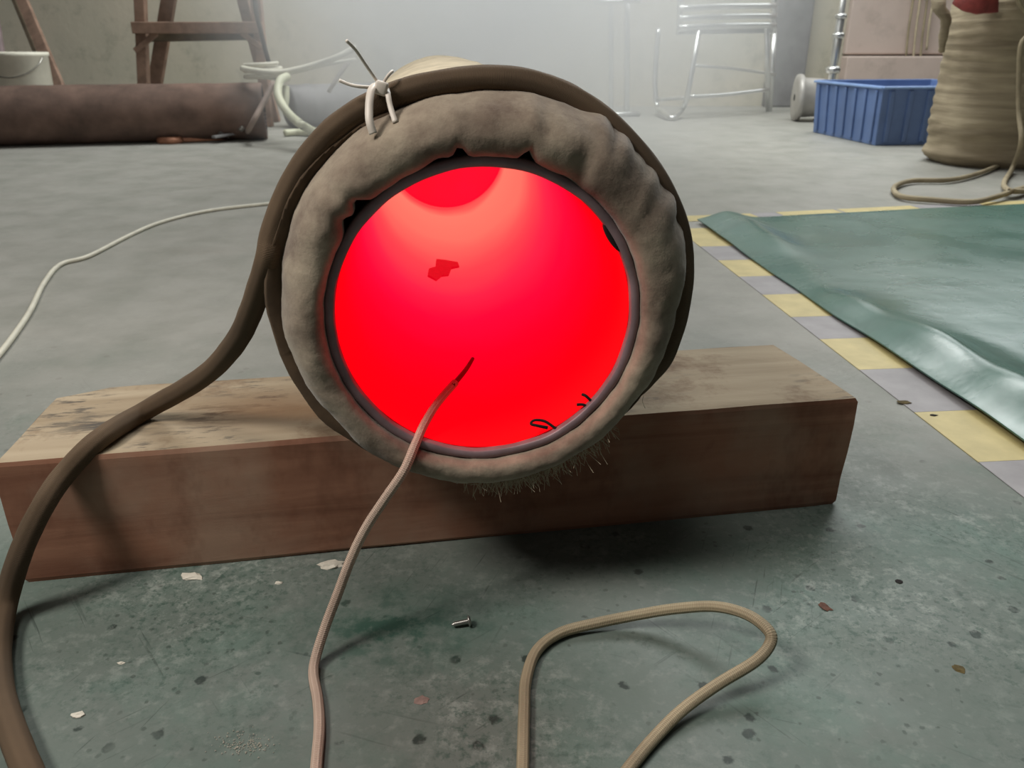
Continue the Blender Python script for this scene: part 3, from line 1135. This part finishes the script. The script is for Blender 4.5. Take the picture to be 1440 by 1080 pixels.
# blue bin
bn = empty('storage_bin', onz(1230, 206, 0), 'blue ribbed plastic bin open at the top, left of the sack', 'bin')
cF = onz(1230, 205, 0)
cL = onz(1143, 186, 0)
eL = (cL - cF)
lenL = eL.length
eL.normalize()
eR = Vector((eL.y, -eL.x, 0))
if eR.x < 0:
    eR = -eR
lenR = .62
HBn = .258
ctrb = cF + eL * lenL / 2 + eR * lenR / 2
Mbin = Matrix((eR, eL, Vector((0, 0, 1)))).transposed()


def bp(x, y, z):
    return ctrb + Mbin @ Vector((x, y, z))


mb = MB()
sx, sy = lenR / 2, lenL / 2
fl1, t_ = .014, .008
o4 = [(-1, -1), (1, -1), (1, 1), (-1, 1)]
vs = [bp(a * sx, c * sy, 0.0) for a, c in o4] + [bp(a * (sx + fl1), c * (sy + fl1), HBn) for a, c in o4]
vs += [bp(a * (sx + fl1 - t_), c * (sy + fl1 - t_), HBn) for a, c in o4] + [bp(a * (sx - t_), c * (sy - t_), .012) for a, c in o4]
fs = [(3, 2, 1, 0), (12, 13, 14, 15)]
for k in range(4):
    k2 = (k + 1) % 4
    fs += [(k, k2, 4 + k2, 4 + k), (4 + k, 4 + k2, 8 + k2, 8 + k), (8 + k, 8 + k2, 12 + k2, 12 + k)]
mb.add(vs, fs)
mb.build('tub', M['blue'], bn, smooth=False, bevel=.004)
mb = MB()
rz = HBn - .008
for k in range(4):
    a, c = o4[k], o4[(k + 1) % 4]
    e = .018
    mb.bar(bp(a[0] * (sx + e), a[1] * (sy + e), rz), bp(c[0] * (sx + e), c[1] * (sy + e), rz), .016, .011)
mb.build('rim', simple('pale_blue_plastic', S(130, 158, 204), .35, 0, .08, 9), bn, smooth=False, bevel=.004)
for side in range(2):
    for k in range(7):
        q = -1 + 2 * (k + .5) / 7
        mb = MB()
        if side == 0:
            a_, c_ = bp(-sx - .004, q * sy, .015), bp(-sx - fl1 - .002, q * (sy + fl1), HBn - .02)
            mb.bar(a_, c_, .022, .012, -eR)
        else:
            a_, c_ = bp(q * sx, -sy - .004, .015), bp(q * (sx + fl1), -sy - fl1 - .002, HBn - .02)
            mb.bar(a_, c_, .022, .012, -eL)
        mb.build('rib', M['blue'], bn, smooth=False, bevel=.003)

# woven sack
Ys = 3.28
sxc = aty(1404, 200, Ys).x
sk = empty('woven_sack', (sxc, Ys, 0), 'bulging beige woven sack standing at the right frame edge', 'sack')
mb = MB()
NZ, NA = 70, 90
vs, fs = [], []
for i in range(NZ + 1):
    t = i / NZ
    z = .68 * t
    if t < .06:
        k = .86 + .14 * math.sin(t / .06 * PI / 2)
    else:
        k = 1.0 - .05 * max(0, (t - .15)) - .05 * math.exp(-((t - .12) / .05) ** 2)
    if t > .84:
        k *= 1 - .75 * ((t - .84) / .16) ** 1.6
    for a in range(NA):
        th = 2 * PI * a / NA
        ct, s_ = math.cos(th), math.sin(th)
        ex = 2 / 2.8
        x = math.copysign(abs(ct) ** ex, ct) * .258 * k
        y = math.copysign(abs(s_) ** ex, s_) * .20 * k
        nn = noise.noise(Vector((ct * 1.6, s_ * 1.6, z * 5))) * .018 + .005 * math.sin(z * 165 + 3 * noise.noise(Vector((ct * 2, s_ * 2, z * 9)))) * (0.4 + .6 * noise.noise(Vector((ct * 2, s_, z * 6))))
        q = Vector((ct, s_, 0)) * nn * (1 if t > .02 else .2)
        vs.append(Vector((sxc + x, Ys + y, z)) + q)
for i in range(NZ):
    for a in range(NA):
        a2 = (a + 1) % NA
        fs.append((i * NA + a, i * NA + a2, (i + 1) * NA + a2, (i + 1) * NA + a))
fs += [tuple(reversed(range(NA))), tuple(NZ * NA + a for a in range(NA))]
mb.add(vs, fs)
mb.build('bag', M['sack'], sk)
mb = MB()
mb.tube([aty(1318, -8, Ys - .05), aty(1322, 12, Ys - .09), aty(1330, 28, Ys - .10), aty(1326, 55, Ys - .08), aty(1324, 72, Ys - .05)], lambda t: .026 - .016 * t, 10, 5, wob=.3)
mb.build('corner_fold', M['sack'], sk)
mb = MB()
mb.lathe([(.001, -.012), (.05, -.012), (.075, 0), (.06, .05), (.03, .07), (.001, .075)], aty(1372, 8, Ys - .17), (0, -.35, 1), 20, None, lambda t, r, s: (r * (1 + .25 * noise.noise(Vector((math.cos(t) * 2, math.sin(t) * 2, s * 20)))), s))
mb.build('red_patch', M['red'], sk)

mb = MB()
R7 = .012
mb.tube([onz(x, y, z) for x, y, z in ((1500, 196, .03), (1440, 213, .02), (1410, 230, R7), (1375, 244, R7), (1335, 253, R7), (1285, 254, R7), (1262, 260, R7), (1257, 268, R7), (1270, 277, R7), (1310, 281, R7), (1365, 284, R7), (1400, 277, R7 + .005), (1440, 264, R7 + .008), (1500, 250, R7))], .0085, 8, 6)
o = mb.build('cord_loop', M['beige_cord'])
tag(o, 'grey beige cord looped on the floor in front of the sack', 'cord')
mb = MB()
mb.tube([aty(1424, -30, 3.0), aty(1434, 4, 3.02), aty(1450, 24, 3.02), aty(1452, 45, 3.0), aty(1436, 62, 2.99), aty(1433, 110, 2.98), aty(1433, 160, 2.96), aty(1436, 200, 2.9), onz(1424, 236, .02), onz(1412, 257, .012), onz(1420, 268, .026), onz(1450, 268, .012), onz(1500, 262, .012)], .0085, 8, 6)
o = mb.build('hanging_cord', M['beige_cord'])
tag(o, 'beige cord hanging straight down the front of the sack', 'cord')
WORDS = ['leftmost of the four pale cords on the pinkish board beside the sack', 'second from left of the four pale cords on the pinkish board', 'third and longest of the four pale cords on the pinkish board', 'rightmost of the four pale cords, nearest the sack']
for i, (x0_, x1_, y1_) in enumerate(((1284, 1274, 80), (1294, 1284, 86), (1304, 1293, 96), (1312, 1303, 70))):
    mb = MB()
    mb.tube([aty(x0_ + 8, -70, 6.12), aty(x0_, 0, 6.11), aty((x0_ + x1_) / 2 - 1, y1_ / 2, 6.1), aty(x1_, y1_, 6.1)], .008, 6, 4)
    o = mb.build('wall_cord', M['cloth'] if i % 2 else M['beige_cord'])
    tag(o, WORDS[i], 'cord', 'cords hanging on the wall')

# ------------------------------------------------------------------ small litter
def chip(name, px, py, sx_, sy_, sz_, m, label, cat, seed, base=0.0, rot=0.0):
    bm = bmesh.new()
    bmesh.ops.create_icosphere(bm, subdivisions=2, radius=1)
    R_ = Matrix.Rotation(rot, 3, 'Z')
    for v in bm.verts:
        q = v.co.copy()
        d = 1 + .55 * noise.noise(q * 1.3 + Vector((seed * 3.1, 0, 0))) + .25 * noise.noise(q * 3.4 + Vector((0, seed, 0)))
        v.co = R_ @ Vector((q.x * sx_ * d, q.y * sy_ * d, max(-.3, q.z) * sz_ * .6 * d))
    zmin = min(v.co.z for v in bm.verts)
    for v in bm.verts:
        v.co.z -= zmin
    me = bpy.data.meshes.new(name)
    bm.to_mesh(me)
    bm.free()
    o = link(name, me, m, smooth=False)
    o.location = onz(px, py, base)
    return tag(o, label, cat)


chip('wool_scrap', 270, 812, .010, .005, .004, M['chip'], 'white fluffy scrap against the beam foot, left of the probe lead', 'scrap', 1)
chip('plaster_chip', 466, 795, .011, .006, .004, M['chip'], 'flat off-white chip at the beam foot touching the probe lead', 'chip', 2, rot=.2)
chip('plaster_chip', 392, 820, .0035, .002, .002, M['chip'], 'tiny white crumb on floor just below the beam, between two scraps', 'chip', 3)
chip('plaster_chip', 170, 933, .003, .0016, .0015, M['chip'], 'tiny white crumb on the grey floor under the left beam end', 'chip', 4)
chip('plaster_chip', 110, 1006, .0045, .003, .002, M['chip'], 'small white crumb nearest the hose in the lower left corner', 'chip', 5)
chip('pinkish_chip', 593, 985, .006, .004, .001, M['pinkchip'], 'dull pinkish chip on the floor right of the probe lead', 'chip', 6)
chip('rust_chip', 1160, 854, .004, .006, .0015, M['redchip'], 'reddish brown chip on the bright floor right of the cord loop', 'chip', 7, rot=.5)
chip('dry_leaf', 1270, 566, .009, .006, .002, M['leaf'], 'dark dry leaf scrap lying on the yellow tape', 'leaf', 8, .0011)
chip('dark_crumb', 1313, 584, .005, .003, .0012, M['dark'], 'black crumb lying on the grey tape patch', 'crumb', 9, .0011)
chip('dark_crumb', 1264, 818, .003, .003, .0012, M['dark'], 'black crumb on the bright floor at right below the beam end', 'crumb', 10)
chip('bark_scrap', 1348, 940, .004, .005, .0012, M['leaf'], 'dark scrap on the floor near the lower right corner', 'scrap', 11, rot=.8)
# powder spill
mb = MB()
for i in range(160):
    p = onz(random.gauss(345, 20), random.gauss(1047, 8), .0006)
    r = random.uniform(.0003, .0008)
    mb.add([p + Vector((r, 0, 0)), p + Vector((-r * .6, r, 0)), p + Vector((-r * .6, -r, 0)), p + Vector((0, 0, r))], [(0, 1, 3), (1, 2, 3), (2, 0, 3), (2, 1, 0)])
o = mb.build('white_powder', M['chip'], smooth=False)
tag(o, 'sprinkle of white powder on the lower left floor', 'powder', kind='stuff')
# screw
ps = onz(652, 876, 0.004)
scw = empty('screw', (ps.x, ps.y, 0), 'small steel screw lying on the floor below the tube', 'screw')
ds = Vector((-.95, -.18, -.12)).normalized()
mb = MB()
hp_ = ps + Vector((.004, .001, .0012))
mb.lathe([(.0001, -.0022), (.003, -.0020), (.0046, -.0006), (.0046, .0002), (.002, .0006)], hp_, ds, 16)
mb.build('head', M['zinc'], scw)
mb = MB()
mb.lathe([(.0018 + (.0004 if i % 2 else 0), .0004 + .0005 * i) for i in range(24)] + [(.0002, .0145)], hp_, ds, 12)
mb.build('shank', M['zinc'], scw)

# ------------------------------------------------------------------ smoke
mb = MB()
SC = Vector((.0, 3.2, .75))
SR = Vector((1.15, 2.0, 1.05))
bm = bmesh.new()
bmesh.ops.create_icosphere(bm, subdivisions=4, radius=1)
for v in bm.verts:
    v.co = Vector((v.co.x * SR.x, v.co.y * SR.y, v.co.z * SR.z))
    if v.co.z < -SC.z + .01:
        v.co.z = -SC.z + .01
me = bpy.data.meshes.new('smoke_haze')
bm.to_mesh(me)
bm.free()
NS = NT('smoke')
NS.t.nodes.remove(NS.b)
pv = NS.n('ShaderNodeVolumePrincipled')
pv.inputs['Color'].default_value = (.93, .94, .96, 1)
pv.inputs['Anisotropy'].default_value = .2
vv = NS.coords('Object')
sph = NS.n('ShaderNodeVectorMath', {0: vv, 1: (1 / SR.x, 1 / SR.y, 1 / SR.z)}, operation='MULTIPLY')
ln = NS.n('ShaderNodeVectorMath', {0: sph.outputs[0]}, operation='LENGTH').outputs['Value']
fall = NS.ramp(ln, [(.15, 1.0), (.95, 0.0)])
nz_ = NS.ramp(NS.noise(vv, 2.2, 4, .6, .6), [(.3, .15), (.7, 1.0)])
NS.set(pv.inputs['Density'], NS.math('MULTIPLY', NS.math('MULTIPLY', fall, nz_), 2.6))
NS.t.links.new(pv.outputs[0], NS.t.nodes['Material Output'].inputs['Volume'])
o = link('smoke_haze', me, NS.m)
o.location = SC
tag(o, 'pale smoke drifting behind the tube and hiding the back wall', 'smoke', kind='stuff')
